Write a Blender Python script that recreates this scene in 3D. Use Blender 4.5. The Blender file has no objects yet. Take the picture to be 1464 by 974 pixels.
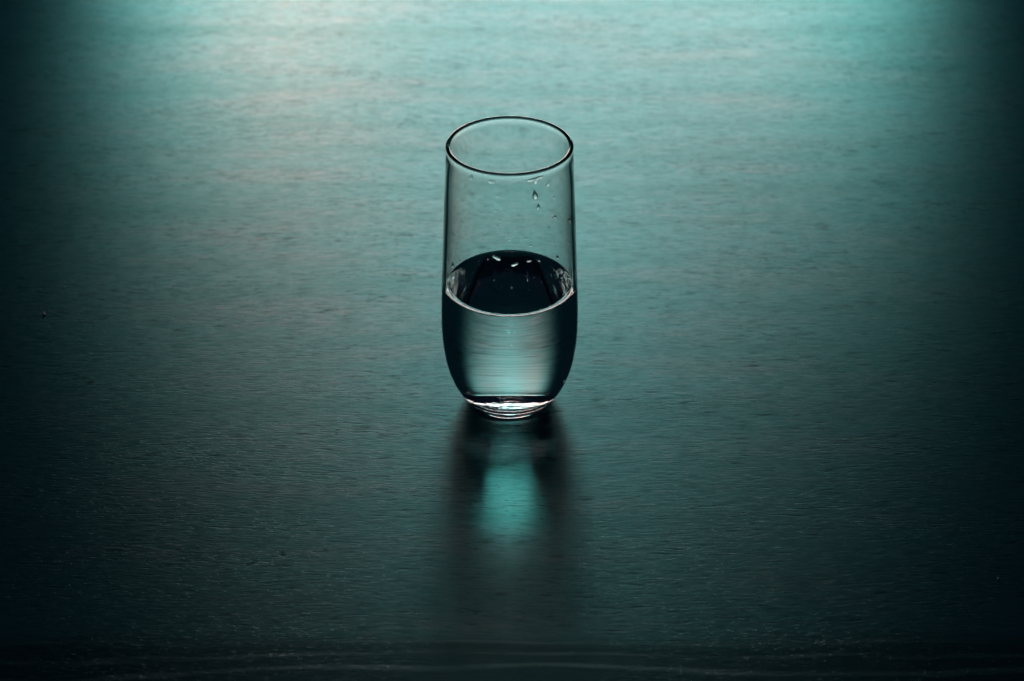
import bpy, math, random
import numpy as np

random.seed(7)
scene = bpy.context.scene
coll = scene.collection
R = math.radians

# ------------------------------------------------------------------ camera
PITCH = 32.7                       # degrees below the horizon
CAM_Y, CAM_Z = -0.95, 0.645        # metres; the glass stands on the origin
cam_data = bpy.data.cameras.new("camera")
cam = bpy.data.objects.new("camera", cam_data)
coll.objects.link(cam)
cam.location = (0.0012, CAM_Y, CAM_Z)
cam.rotation_euler = (R(90 - PITCH), 0, 0)
cam_data.sensor_width = 36.0
cam_data.lens = 76.15
cam_data.clip_start = 0.01
cam_data.clip_end = 50
cam_data.dof.use_dof = True
cam_data.dof.focus_distance = 1.095
cam_data.dof.aperture_fstop = 10.0
scene.camera = cam

# ------------------------------------------------------------------ world: a dark room
world = bpy.data.worlds.new("World")
scene.world = world
world.use_nodes = True
bg = world.node_tree.nodes["Background"]
bg.inputs["Color"].default_value = (0.22, 0.40, 0.90, 1)
bg.inputs["Strength"].default_value = 0.010

# ------------------------------------------------------------------ lamps: the window behind the table, plus added strips and spots
def area(name, loc, rx, rz, sx, sy, power, color, spread=180):
    d = bpy.data.lights.new(name, "AREA")
    d.shape = "RECTANGLE"; d.size = sx; d.size_y = sy
    d.energy = power; d.spread = R(spread); d.color = color
    o = bpy.data.objects.new(name, d)
    coll.objects.link(o)
    o.location = loc
    o.rotation_euler = (R(rx), 0, R(rz))
    return o

area("window_light", (0.08, 1.10, 0.26), -80, 0, 0.46, 0.28, 0.86, (1.0, 0.90, 0.885), 110)
area("window_light_warm", (-0.225, 1.10, 0.26), -80, 0, 0.15, 0.28, 0.46, (1.0, 0.64, 0.60), 110)
for k in (-1, 1):                         # teal strips added at the window's ends to tint the light's fringes
    area("added_fringe_light", (0.01 + 0.35 * k, 1.10, 0.26), -80, 0, 0.10, 0.28, 0.15, (0.55, 0.97, 0.94), 110)
area("upper_window_light", (0.0, 1.12, 0.55), -64, 0, 0.30, 0.10, 0.016, (0.50, 0.97, 0.97), 27)
for k in range(-3, 4):                    # narrow spots added behind the glass to brighten the patch cast through the water
    area("added_patch_spot", (0.031 * k, 0.55, 0.325), -62, -3.23 * k, 0.036, 0.03, 0.000062, (0.30, 1.0, 0.95), 3)

# ------------------------------------------------------------------ render settings
scene.view_settings.view_transform = "Standard"
scene.view_settings.look = "None"
scene.view_settings.exposure = 0.0
scene.view_settings.gamma = 1.0
scene.view_settings.use_curve_mapping = False
scene.render.engine = "CYCLES"
cy = scene.cycles
cy.max_bounces = 32
cy.transmission_bounces = 32
cy.glossy_bounces = 16
cy.diffuse_bounces = 4
cy.transparent_max_bounces = 16
cy.caustics_reflective = True
cy.caustics_refractive = True
cy.blur_glossy = 0.0
cy.sample_clamp_indirect = 0.0
cy.use_denoising = True

# ------------------------------------------------------------------ materials
def new_mat(name):
    m = bpy.data.materials.new(name)
    m.use_nodes = True
    m.node_tree.nodes.clear()
    return m, m.node_tree.nodes, m.node_tree.links

def glass_mat(name, ior, color=(1, 1, 1, 1), wave=0.0, scale=60.0, rough=0.0):
    m, n, l = new_mat(name)
    out = n.new("ShaderNodeOutputMaterial")
    g = n.new("ShaderNodeBsdfGlass")
    g.inputs["Color"].default_value = color
    g.inputs["Roughness"].default_value = rough
    g.inputs["IOR"].default_value = ior
    if wave:                                     # pressed glass is never perfectly even
        tc = n.new("ShaderNodeTexCoord"); t = n.new("ShaderNodeTexNoise"); b = n.new("ShaderNodeBump")
        t.inputs["Scale"].default_value = scale; t.inputs["Detail"].default_value = 2.0
        b.inputs["Strength"].default_value = wave; b.inputs["Distance"].default_value = 0.001
        l.new(tc.outputs["Object"], t.inputs["Vector"]); l.new(t.outputs["Fac"], b.inputs["Height"])
        l.new(b.outputs[0], g.inputs["Normal"])
    l.new(g.outputs[0], out.inputs["Surface"])
    return m

N_GLASS, N_WATER = 1.51, 1.333
MAT_GLASS = glass_mat("clear_glass", N_GLASS, (0.99, 1.0, 0.995, 1), 0.05, 45.0)
MAT_BASE = glass_mat("clear_glass_base", N_GLASS, (0.99, 1.0, 0.995, 1), 0.03, 150.0, 0.01)
MAT_UNDER = glass_mat("worn_glass_underside", N_GLASS, (0.99, 1.0, 0.995, 1), 0.35, 200.0, 0.05)
MAT_WATER = glass_mat("water_to_air", N_WATER)
MAT_WATER_WALL = glass_mat("water_to_glass", N_WATER / N_GLASS)

def wood_mat():
    m, n, l = new_mat("teal_stained_wood")
    out = n.new("ShaderNodeOutputMaterial")
    dif = n.new("ShaderNodeBsdfDiffuse")
    glo = n.new("ShaderNodeBsdfAnisotropic"); glo.distribution = "BECKMANN"
    fre = n.new("ShaderNodeFresnel"); fre.inputs["IOR"].default_value = 2.4
    mixs = n.new("ShaderNodeMixShader")
    tc = n.new("ShaderNodeTexCoord")

    def mapping(scale, loc=(0, 0, 0), rot=0.0, src=None):
        mp = n.new("ShaderNodeMapping")
        mp.inputs["Scale"].default_value = scale
        mp.inputs["Location"].default_value = loc
        mp.inputs["Rotation"].default_value = (0, 0, rot)
        l.new(src or tc.outputs["Object"], mp.inputs["Vector"])
        return mp.outputs[0]

    def noise(vec, scale=1.0, detail=3.0, rough=0.5, dist=0.0):
        t = n.new("ShaderNodeTexNoise")
        t.inputs["Scale"].default_value = scale
        t.inputs["Detail"].default_value = detail
        t.inputs["Roughness"].default_value = rough
        t.inputs["Distortion"].default_value = dist
        l.new(vec, t.inputs["Vector"])
        return t.outputs["Fac"]

    def ramp(fac, stops):
        r = n.new("ShaderNodeValToRGB")
        els = r.color_ramp.elements
        while len(els) < len(stops):
            els.new(0.5)
        for e, (pos, c) in zip(els, stops):
            e.position = pos
            e.color = (c, c, c, 1) if isinstance(c, (int, float)) else (*c, 1)
        l.new(fac, r.inputs["Fac"])
        return r.outputs["Color"]

    def math_(op, a, b=None, clamp=False):
        q = n.new("ShaderNodeMath"); q.operation = op; q.use_clamp = clamp
        for i, v in enumerate((a, b)):
            if v is None: continue
            if isinstance(v, (int, float)): q.inputs[i].default_value = v
            else: l.new(v, q.inputs[i])
        return q.outputs[0]

    def mix(fac, a, b, mode="MIX"):
        q = n.new("ShaderNodeMix"); q.data_type = "RGBA"; q.blend_type = mode
        for sock, v in ((q.inputs[0], fac), (q.inputs[6], a), (q.inputs[7], b)):
            if isinstance(v, (int, float)): sock.default_value = v
            elif isinstance(v, tuple): sock.default_value = (*v, 1)
            else: l.new(v, sock)
        return q.outputs[2]

    # slow wander of the grain direction
    warp = noise(mapping((2.2, 3.0, 1)), 1.0, 2.0)
    sep = n.new("ShaderNodeSeparateXYZ"); l.new(tc.outputs["Object"], sep.inputs[0])
    ywarp = math_("ADD", sep.outputs[1], math_("MULTIPLY", math_("SUBTRACT", warp, 0.5), 0.05))
    comb = n.new("ShaderNodeCombineXYZ")
    l.new(sep.outputs[0], comb.inputs[0]); l.new(ywarp, comb.inputs[1])
    G = comb.outputs[0]                                   # grain space: x along the fibre

    rings = noise(mapping((1.6, 34, 1), src=G), 1.0, 4.0, 0.6)          # soft growth bands
    fibre = noise(mapping((95, 1100, 1), src=G), 1.0, 3.0, 0.6)         # fine fibre
    fibre2 = noise(mapping((170, 1500, 1), (3, 5, 0), src=G), 1.0, 2.0)
    streak = noise(mapping((70, 820, 1), (9, 4, 0), src=G), 1.0, 3.0, 0.6)
    mottle = noise(mapping((62, 150, 1), (6, 3, 0), src=G), 1.0, 4.0, 0.65)   # blotchy lacquer
    pore_n = noise(mapping((230, 1050, 1), (7, 1, 0), src=G), 1.0, 2.0, 0.5)
    pore_zone = noise(mapping((9, 40, 1), (1, 9, 0), src=G), 1.0, 3.0)
    pores = ramp(math_("ADD", pore_n, math_("MULTIPLY", math_("SUBTRACT", pore_zone, 0.5), 0.30)),
                 [(0.62, 0.0), (0.76, 1.0)])                            # dark open pores
    fleck_n = noise(mapping((72, 360, 1), (11, 6, 0), src=G), 1.0, 3.0, 0.55)
    flecks = ramp(math_("ADD", fleck_n, math_("MULTIPLY", math_("SUBTRACT", pore_zone, 0.5), 0.25)),
                  [(0.585, 0.0), (0.72, 1.0)])                          # larger dark flecks
    pores = math_("MAXIMUM", pores, math_("MULTIPLY", flecks, 0.62))
    patch = noise(mapping((7.0, 30, 1), (4, 2, 0), src=G), 1.0, 4.0, 0.62)

    # flat-sawn figure along the near edge of the board: wavy growth lines
    fw = noise(mapping((5.0, 22, 1), (2.3, 0, 0)), 1.0, 2.0)
    fy = math_("ADD", sep.outputs[1], math_("MULTIPLY", math_("SUBTRACT", fw, 0.5), 0.034))
    zone = ramp(math_("MULTIPLY", math_("ADD", fy, 0.30), 5.0), [(0.47, 1.0), (0.54, 0.0)])
    wavefreq = math_("SINE", math_("MULTIPLY", fy, 620.0))
    frag = noise(mapping((13, 160, 1), (5, 2, 0)), 1.0, 3.0)
    lines = math_("MULTIPLY", ramp(wavefreq, [(0.35, 0.0), (0.95, 1.0)]), zone)
    lines = math_("MULTIPLY", lines, ramp(frag, [(0.40, 0.1), (0.62, 1.0)]))

    # wear with a shape of its own: a nick and two scuffs
    def spot(x, y, rx, ry, rot=0.0):
        mp = n.new("ShaderNodeMapping"); mp.vector_type = "TEXTURE"
        mp.inputs["Location"].default_value = (x, y, 0); mp.inputs["Scale"].default_value = (rx, ry, 1)
        mp.inputs["Rotation"].default_value = (0, 0, rot)
        l.new(tc.outputs["Object"], mp.inputs["Vector"])
        ln = n.new("ShaderNodeVectorMath"); ln.operation = "LENGTH"
        l.new(mp.outputs[0], ln.inputs[0])
        rag = math_("ADD", ln.outputs["Value"], math_("MULTIPLY", math_("SUBTRACT", fibre2, 0.5), 2.0))
        return ramp(rag, [(0.6, 1.0), (1.0, 0.0)])
    nick = math_("MAXIMUM", spot(-0.2248, 0.0131, 0.0036, 0.0030, 0.1), spot(-0.1084, -0.1345, 0.0020, 0.0032, 0.3))
    nick = math_("MAXIMUM", nick, spot(-0.1224, -0.1415, 0.0050, 0.0016, 0.55))
    nick = math_("MAXIMUM", nick, spot(0.1494, -0.1329, 0.0014, 0.0012))
    dark = math_("MAXIMUM", math_("MULTIPLY", pores, 0.8), math_("MULTIPLY", nick, 0.45))

    # stain colour: deep teal; the lacquer over it turns greyer and rosier in patches and streaks
    teal = mix(ramp(rings, [(0.35, 0.0), (0.68, 1.0)]), (0.004, 0.056, 0.078), (0.007, 0.076, 0.100))
    base = mix(dark, teal, (0.002, 0.006, 0.007))
    base = mix(math_("MULTIPLY", zone, math_("SUBTRACT", 1.0, lines)), base, (0.003, 0.036, 0.046))
    base = mix(math_("MULTIPLY", lines, 0.35), base, (0.06, 0.11, 0.12))
    l.new(base, dif.inputs["Color"])
    rosy = math_("ADD", math_("MULTIPLY", ramp(patch, [(0.46, 0.0), (0.72, 1.0)]), 0.34),
                 math_("MULTIPLY", ramp(streak, [(0.52, 0.0), (0.66, 1.0)]), 0.40), True)
    tint = mix(rosy, (0.44, 0.91, 0.89), (0.92, 0.88, 0.87))
    tint = mix(math_("MULTIPLY", ramp(mottle, [(0.50, 0.0), (0.68, 1.0)]), 0.55), tint, (0.36, 0.62, 0.57))
    tint = mix(math_("MULTIPLY", ramp(rings, [(0.48, 0.0), (0.66, 1.0)]), 0.45), tint, (0.30, 0.66, 0.61))
    tint = mix(math_("MULTIPLY", ramp(streak, [(0.36, 1.0), (0.50, 0.0)]), 0.55), tint, (0.22, 0.40, 0.40))
    tint = mix(math_("MULTIPLY", ramp(fibre2, [(0.35, 1.0), (0.50, 0.0)]), 0.40), tint, (0.20, 0.36, 0.36))
    tint = mix(dark, tint, (0.06, 0.08, 0.08))
    tint = mix(math_("MULTIPLY", zone, math_("MULTIPLY", math_("SUBTRACT", 1.0, lines), 0.7)), tint, (0.2, 0.3, 0.32))
    tint = mix(math_("MULTIPLY", lines, 0.6), tint, (0.95, 0.97, 0.95))
    l.new(tint, glo.inputs["Color"])
    rough = math_("ADD", 0.315, math_("MULTIPLY", fibre, 0.10))
    l.new(rough, glo.inputs["Roughness"])
    l.new(fre.outputs[0], mixs.inputs[0])
    l.new(dif.outputs[0], mixs.inputs[1]); l.new(glo.outputs[0], mixs.inputs[2])

    h = math_("ADD", math_("MULTIPLY", fibre, 0.6), math_("MULTIPLY", fibre2, 0.4))
    h = math_("ADD", h, math_("MULTIPLY", streak, 0.5))
    h = math_("SUBTRACT", h, math_("MULTIPLY", dark, 0.8))
    b = n.new("ShaderNodeBump")
    b.inputs["Strength"].default_value = 0.24
    b.inputs["Distance"].default_value = 0.00028
    l.new(h, b.inputs["Height"])
    for nd in (dif, glo):
        l.new(b.outputs[0], nd.inputs["Normal"])
    l.new(mixs.outputs[0], out.inputs["Surface"])
    return m

MAT_WOOD = wood_mat()

# ------------------------------------------------------------------ structure: the table top
def link(o):
    coll.objects.link(o)
    return o

def box_bevel(name, x0, x1, y0, y1, z0, z1, bev, mat):
    import bmesh
    bm = bmesh.new()
    vs = [bm.verts.new((x, y, z)) for z in (z0, z1) for y in (y0, y1) for x in (x0, x1)]
    for f in ((0, 2, 3, 1), (4, 5, 7, 6), (0, 1, 5, 4), (1, 3, 7, 5), (3, 2, 6, 7), (2, 0, 4, 6)):
        bm.faces.new([vs[i] for i in f])
    bmesh.ops.bevel(bm, geom=list(bm.edges), offset=bev, segments=3, affect="EDGES")
    me = bpy.data.meshes.new(name)
    bm.to_mesh(me); bm.free()
    me.materials.append(mat)
    return link(bpy.data.objects.new(name, me))

table = box_bevel("table_top", -0.75, 0.75, -0.42, 0.98, -0.032, 0.0, 0.003, MAT_WOOD)
table["kind"] = "structure"
table["label"] = "dark teal stained wooden table top with fine horizontal grain"

# ------------------------------------------------------------------ lathe helpers
def spline(pts, n):
    """dense natural cubic spline through (r, z) points, parametrised by chord length"""
    P = np.array(pts, float)
    t = np.concatenate([[0], np.cumsum(np.hypot(*np.diff(P, axis=0).T))])
    m = len(t)
    h = np.diff(t)
    A = np.zeros((m, m)); B = np.zeros((m, 2))
    A[0, 0] = A[-1, -1] = 1
    for i in range(1, m - 1):
        A[i, i - 1] = h[i - 1]; A[i, i] = 2 * (h[i - 1] + h[i]); A[i, i + 1] = h[i]
        B[i] = 6 * ((P[i + 1] - P[i]) / h[i] - (P[i] - P[i - 1]) / h[i - 1])
    M = np.linalg.solve(A, B)
    s = np.linspace(0, t[-1], n)
    k = np.clip(np.searchsorted(t, s, side="right") - 1, 0, m - 2)
    a = (t[k + 1] - s)[:, None]; b = (s - t[k])[:, None]; hk = h[k][:, None]
    return (M[k] * a**3 + M[k + 1] * b**3) / (6 * hk) + (P[k] / hk - M[k] * hk / 6) * a + (P[k + 1] / hk - M[k + 1] * hk / 6) * b

def normals_2d(P):
    d = np.gradient(P, axis=0)
    nn = np.stack([d[:, 1], -d[:, 0]], 1)          # right of the travel direction
    return nn / np.linalg.norm(nn, axis=1)[:, None]

SEG = 256
def lathe_object(name, strips, parent=None, origin_z=0.0):
    """strips: list of (profile (n,2) in metres, normals (n,2), material). One mesh, exact vertex normals."""
    verts, norms, faces, fm, mats, spans = [], [], [], [], [], []
    for prof, nor, mat in strips:
        if mat not in mats: mats.append(mat)
        mi = mats.index(mat)
        rows = []; start = len(faces)
        for (r, z), (nr, nz) in zip(prof, nor):
            if r < 1e-7:
                rows.append([len(verts)] * SEG)
                verts.append((0, 0, z - origin_z)); norms.append((0, 0, 1 if nz > 0 else -1))
            else:
                row = []
                for k in range(SEG):
                    a = 2 * math.pi * k / SEG
                    row.append(len(verts))
                    verts.append((r * math.cos(a), r * math.sin(a), z - origin_z))
                    norms.append((nr * math.cos(a), nr * math.sin(a), nz))
                rows.append(row)
        for i in range(len(rows) - 1):
            A, B = rows[i], rows[i + 1]
            for k in range(SEG):
                k2 = (k + 1) % SEG
                f = []
                for v in (A[k], A[k2], B[k2], B[k]):
                    if v not in f: f.append(v)
                faces.append(f); fm.append(mi)
        spans.append((start, len(faces)))
    # make the winding agree with the wanted normals
    V = np.array(verts); Nn = np.array(norms)
    for s0, s1 in spans:                           # one strip is wound one way throughout
        f = faces[(s0 + s1) // 2]
        p, q, r3 = V[f[0]], V[f[1]], V[f[2]]
        if np.dot(np.cross(q - p, r3 - p), Nn[f].sum(0)) < 0:
            for i in range(s0, s1): faces[i] = faces[i][::-1]
    me = bpy.data.meshes.new(name)
    me.from_pydata(verts, [], faces)
    for m in mats: me.materials.append(m)
    me.polygons.foreach_set("material_index", fm)
    me.polygons.foreach_set("use_smooth", [True] * len(faces))
    me.normals_split_custom_set_from_vertices([tuple(x) for x in norms])
    me.update()
    o = link(bpy.data.objects.new(name, me))
    o.parent = parent
    o.location = (0, 0, origin_z)
    return o

# ------------------------------------------------------------------ the glass: profiles in millimetres (r, z)
LIFT = 0.15                                     # the foot ring stands a hair above the grain
H = 150.0
outer_pts = [(22.4, 1.7), (25.4, 5.2), (28.6, 10.5), (31.6, 18), (33.8, 27.5), (35.0, 38), (35.35, 48), (35.15, 60),
             (34.5, 78), (33.5, 102), (32.4, 127), (31.58, 144.5), (31.5, 146.8), (31.6, 148.7)]
inner_pts = [(0, 5.0), (10, 5.0), (17, 5.7), (21.8, 8.1), (25.8, 12.8), (29.25, 20.0), (31.68, 29.7), (32.82, 39.4), (33.25, 48), (33.05, 60),
             (32.4, 78), (31.4, 102), (30.35, 127), (29.55, 144.5), (29.42, 146.8), (29.2, 148.7)]
OUT = spline(outer_pts, 150)
INN = spline(inner_pts, 220)
INN[0, 0] = 0.0
IN_N = -normals_2d(INN)                          # points into the bowl
OUT_N = normals_2d(OUT)                          # points away from the glass
IN_N[0] = (0, 1)

def inner_at(z):
    """inner wall radius and inward normal at height z (mm)"""
    k = 60 + np.searchsorted(INN[60:, 1], z)
    f = (z - INN[k - 1, 1]) / (INN[k, 1] - INN[k - 1, 1])
    nn = IN_N[k - 1] * (1 - f) + IN_N[k] * f
    return INN[k - 1, 0] * (1 - f) + INN[k, 0] * f, nn / np.linalg.norm(nn)

def scaled(P):
    Q = P.copy() * 0.001
    Q[:, 1] += LIFT * 0.001
    return Q

glass = link(bpy.data.objects.new("drinking_glass", None))
glass.empty_display_size = 0.02
glass["label"] = "tall clear tumbler with rounded foot, half full of water, on dark table"
glass["category"] = "glass"

# base: underside with a shallow punt, foot ring, rounded heel
t = np.linspace(0, 1, 28)
under = np.stack([20.0 * t, 1.6 * (1 - t**2) ** 1.1], 1)
under_n = -np.abs(normals_2d(under)) * [0, 1] + normals_2d(under) * [1, 0]
under_n = normals_2d(under); under_n = np.where(under_n[:, 1:2] > 0, -under_n, under_n); under_n[0] = (0, -1)
foot = spline([(20.0, 0.0), (20.8, 0.06), (21.6, 0.55), (22.4, 1.7)], 14)
cut = 28                                          # outer row where the heel becomes the wall
heel = np.concatenate([foot[:-1], OUT[:cut + 1]])
heel_n = normals_2d(heel)
heel_n[-1] = OUT_N[cut]
lathe_object("base", [(scaled(under), under_n, MAT_UNDER), (scaled(heel), heel_n, MAT_BASE)], glass)

# water line
LEVEL, CLIMB = 69.0, 1.7
kc = 60 + int(np.searchsorted(INN[60:, 1], LEVEL + CLIMB))   # row of the contact line
top_row = len(INN) - 1

# wall: outer skin and the dry inner skin
lathe_object("wall", [(scaled(OUT[cut:]), OUT_N[cut:], MAT_GLASS),
                      (scaled(INN[kc:]), IN_N[kc:], MAT_GLASS)], glass)

# rim: fire-polished lip joining the two skins
ro, ri = OUT[-1, 0], INN[-1, 0]
cx, rr = (ro + ri) / 2, (ro - ri) / 2
a = np.linspace(0, math.pi, 25)
lip = np.stack([cx + rr * np.cos(a), 148.7 + rr * 1.05 * np.sin(a)], 1)
lip_n = np.stack([np.cos(a), np.sin(a) / 1.05], 1); lip_n /= np.linalg.norm(lip_n, axis=1)[:, None]
lip_n[0] = OUT_N[-1]; lip_n[-1] = IN_N[-1]
lathe_object("rim", [(scaled(lip), lip_n, MAT_GLASS)], glass, origin_z=0.149)

# ------------------------------------------------------------------ the water
bottom = INN[:kc + 1]
bottom_n = -IN_N[:kc + 1]
rc, zc = INN[kc]
climb = zc - LEVEL
d = np.concatenate([np.linspace(0, 9, 60), np.linspace(9.6, rc, 20)])       # distance in from the wall
surf = np.stack([rc - d, LEVEL + climb * np.exp(-d / 1.55) * (1 - (d / rc) ** 4)], 1)
surf[-1] = (0, LEVEL)
surf_n = normals_2d(surf); surf_n = np.where(surf_n[:, 1:2] < 0, -surf_n, surf_n); surf_n[-1] = (0, 1)
water = lathe_object("water_fill", [(scaled(bottom), bottom_n, MAT_WATER_WALL), (scaled(surf), surf_n, MAT_WATER)], None, origin_z=0.009)
water["label"] = "still clear water filling the lower half of the tumbler"
water["category"] = "water"

# ------------------------------------------------------------------ droplets clinging to the inside of the front wall
def droplet(az, z0, w, h, tilt, kind, label, full=0.42):
    """az degrees, z0 height mm, w x h mm; a lens of water lying on the curved inner wall"""
    nu, nv = 10, 28
    r0, n0 = inner_at(z0)
    A0 = R(az)
    org = np.array([r0 * math.cos(A0), r0 * math.sin(A0), z0 + LIFT])
    dome = min(full * min(w, h), 1.1)
    rnd = random.Random(int(az * 10) * 31 + int(z0 * 10))
    p1, p2, p3 = (rnd.uniform(0, 6.3) for _ in range(3))
    ct, st = math.cos(R(tilt)), math.sin(R(tilt))

    def place(u, phi, front):
        wob = 1 + 0.07 * math.sin(2 * phi + p1) + 0.06 * math.sin(3 * phi + p2)
        cs, sn = math.cos(phi) * wob, math.sin(phi) * wob
        if kind == "run":                       # narrower at the top, heavy below
            cs *= 0.80 - 0.28 * sn
        elif kind == "drip":                    # wide film with a point hanging from its middle
            if sn < 0: sn = -(0.42 * abs(sn) + 0.75 * math.exp(-(cs / 0.24) ** 2) * abs(sn))
            else: sn *= 0.45
        elif kind == "cup":                     # flat above, rounded below
            if sn > 0: sn *= 0.45
        a, b = u * cs * w / 2, u * sn * h / 2
        a, b = a * ct - b * st, a * st + b * ct
        hh = 0.02
        if front:
            sag = 1 - 0.35 * u * math.sin(phi)  # weight sinks to the lower side
            hh += dome * (1 - u * u) ** 0.55 * sag
        r, nn = inner_at(z0 + b)
        A = A0 + a / r
        return np.array([(r + nn[0] * hh) * math.cos(A), (r + nn[0] * hh) * math.sin(A), z0 + b + LIFT + nn[1] * hh]) - org

    verts, faces = [], []
    for front in (True, False):
        c = len(verts); verts.append(place(0, 0, front))
        rings_ = []
        for i in range(1, nu + 1):
            u = math.sin(0.5 * math.pi * i / nu) if front else i / nu
            rings_.append([len(verts) + k for k in range(nv)])
            verts += [place(u, 2 * math.pi * k / nv, front) for k in range(nv)]
        for k in range(nv):
            k2 = (k + 1) % nv
            f = [(c, rings_[0][k2], rings_[0][k])]
            f += [(rings_[i][k], rings_[i][k2], rings_[i + 1][k2], rings_[i + 1][k]) for i in range(nu - 1)]
            faces += f if front else [x[::-1] for x in f]
        if front: edge = rings_[-1]
        else: faces += [(edge[k], edge[(k + 1) % nv], rings_[-1][(k + 1) % nv], rings_[-1][k]) for k in range(nv)]
    me = bpy.data.meshes.new("water_droplet")
    me.from_pydata([tuple(v * 0.001) for v in verts], [], faces)
    import bmesh
    bm = bmesh.new(); bm.from_mesh(me)
    bmesh.ops.remove_doubles(bm, verts=bm.verts, dist=1e-7)
    bmesh.ops.recalc_face_normals(bm, faces=bm.faces)
    bm.to_mesh(me); bm.free()
    me.polygons.foreach_set("use_smooth", [True] * len(me.polygons))
    me.materials.append(MAT_WATER)
    o = link(bpy.data.objects.new("water_droplet", me))
    o.location = org * 0.001
    o["label"] = label
    o["category"] = "droplet"
    o["group"] = "water droplets clinging inside the tumbler"

DROPS = [
    (-66.2, 136.8, 3.1, 4.7, 14, "run", "largest dark water drop below the rim, right of centre"),
    (-63.2, 130.0, 1.7, 3.5, -8, "run", "slim upright drop just below the largest drop"),
    (-45.3, 121.3, 3.3, 1.7, -32, "oval", "slanted oval drop near the right wall, above mid height"),
    (-19.0, 113.4, 2.6, 4.2, 6, "run", "bright long drop in the dark right edge of the glass"),
    (-65.6, 145.4, 8.6, 4.2, 4, "drip", "wide water film with hanging point under the rim, right of centre", 0.16),
    (-51.6, 141.2, 3.8, 2.2, 22, "cup", "cup-shaped drop just under the rim, furthest right", 0.13),
    (-107.1, 145.1, 4.4, 2.4, 0, "cup", "shallow wide drop hanging under the rim, left of centre", 0.13),
    (-127.5, 144.6, 2.1, 3.1, -20, "run", "narrow drop hanging under the rim, furthest left", 0.13),
    (-81.2, 144.3, 1.2, 1.1, 0, "oval", "tiny pale drop under the middle of the rim", 0.13),
    (-101.3, 137.5, 1.8, 1.6, 20, "cup", "small faint drop left of the largest drop, at its height", 0.13),
    (-101.8, 129.5, 1.8, 1.6, 5, "cup", "small faint drop left of the slim upright drop", 0.13),
    (-112.9, 130.4, 1.3, 1.3, 0, "oval", "faint dot of water furthest left on the upper wall", 0.13),
    (-98.1, 124.4, 1.4, 1.2, 0, "cup", "faint drop in the middle column, second from its bottom", 0.13),
    (-100.5, 121.2, 1.0, 1.2, 0, "oval", "tiny bright dot at the bottom of the left droplet column", 0.13),
    (-75.4, 114.2, 2.1, 1.5, 8, "cup", "lone small drop centred above the water's far edge", 0.13),
    (-45.8, 132.2, 1.2, 1.2, 0, "oval", "tiny round drop right of the largest drop"),
    (-52.3, 116.9, 1.2, 1.2, 0, "oval", "tiny round drop below the slanted oval drop"),
    (-24.2, 101.8, 1.6, 1.6, 10, "oval", "bright dot in the right edge, lower of the pair"),
    (-19.5, 105.0, 1.3, 1.8, 10, "oval", "bright dot in the right edge, upper of the pair"),
    (-101.6, 103.7, 4.7, 3.0, -22, "cup", "crescent drop over the dark water, left of its middle"),
    (-85.7, 100.3, 3.9, 2.7, 8, "cup", "bright cup-shaped drop over the middle of the dark water"),
    (-72.7, 101.3, 2.6, 1.4, 0, "cup", "flat drop over the dark water, right of its middle"),
    (-63.3, 100.2, 1.5, 1.2, 0, "cup", "small drop over the dark water, right of the flat drop"),
    (-42.8, 98.2, 1.9, 2.8, 20, "run", "upright drop over the right rim of the dark water"),
    (-150.0, 90.6, 2.0, 3.5, 0, "run", "long drop in the left edge, beside the waterline's left end"),
    (-71.0, 109.7, 1.8, 1.5, 0, "cup", "small drop just above the water's far edge", 0.13),
    (-74.1, 90.8, 1.1, 1.8, 15, "run", "small bright drop over the dark water, lower right of centre"),
    (-88.1, 87.4, 1.1, 1.2, 0, "oval", "lowest tiny drop, centred over the dark water"),
    (-27.0, 82.7, 1.5, 2.2, 0, "run", "drop beside the right end of the waterline"),
    (-139.1, 95.9, 1.2, 1.0, 0, "oval", "tiny drop near the left wall above the water"),
    (-109.5, 102.7, 0.8, 2.0, 0, "run", "hair-thin drop left of the crescent drop"),
    (-103.6, 91.0, 0.8, 0.9, 0, "oval", "pinpoint drop over the dark water, left of centre"),
]
for args in DROPS:
    droplet(*args)

# ------------------------------------------------------------------ crumbs on the table
MAT_CRUMB, n_, l_ = new_mat("pale_crumb")
o_ = n_.new("ShaderNodeOutputMaterial"); d_ = n_.new("ShaderNodeBsdfDiffuse")
d_.inputs["Color"].default_value = (0.75, 0.78, 0.76, 1)
l_.new(d_.outputs[0], o_.inputs["Surface"])

def crumb(x, y, size, label):
    import bmesh
    from mathutils import Vector
    rnd = random.Random(int(x * 1000))
    bm = bmesh.new()
    bmesh.ops.create_icosphere(bm, subdivisions=2, radius=size / 2)
    for v in bm.verts:
        v.co *= 1 + rnd.uniform(-0.25, 0.25)
        v.co = Vector((v.co.x, v.co.y * 1.3, v.co.z * 0.7))
    me = bpy.data.meshes.new("crumb")
    bm.to_mesh(me); bm.free()
    me.materials.append(MAT_CRUMB)
    o = link(bpy.data.objects.new("crumb", me))
    o.location = (x, y, size * 0.33)
    o["label"] = label; o["category"] = "crumb"

crumb(-0.2616, 0.0816, 0.0016, "tiny pale crumb on the table near the left edge")
crumb(0.2299, -0.1530, 0.0009, "tiny pale speck on the table at lower right")
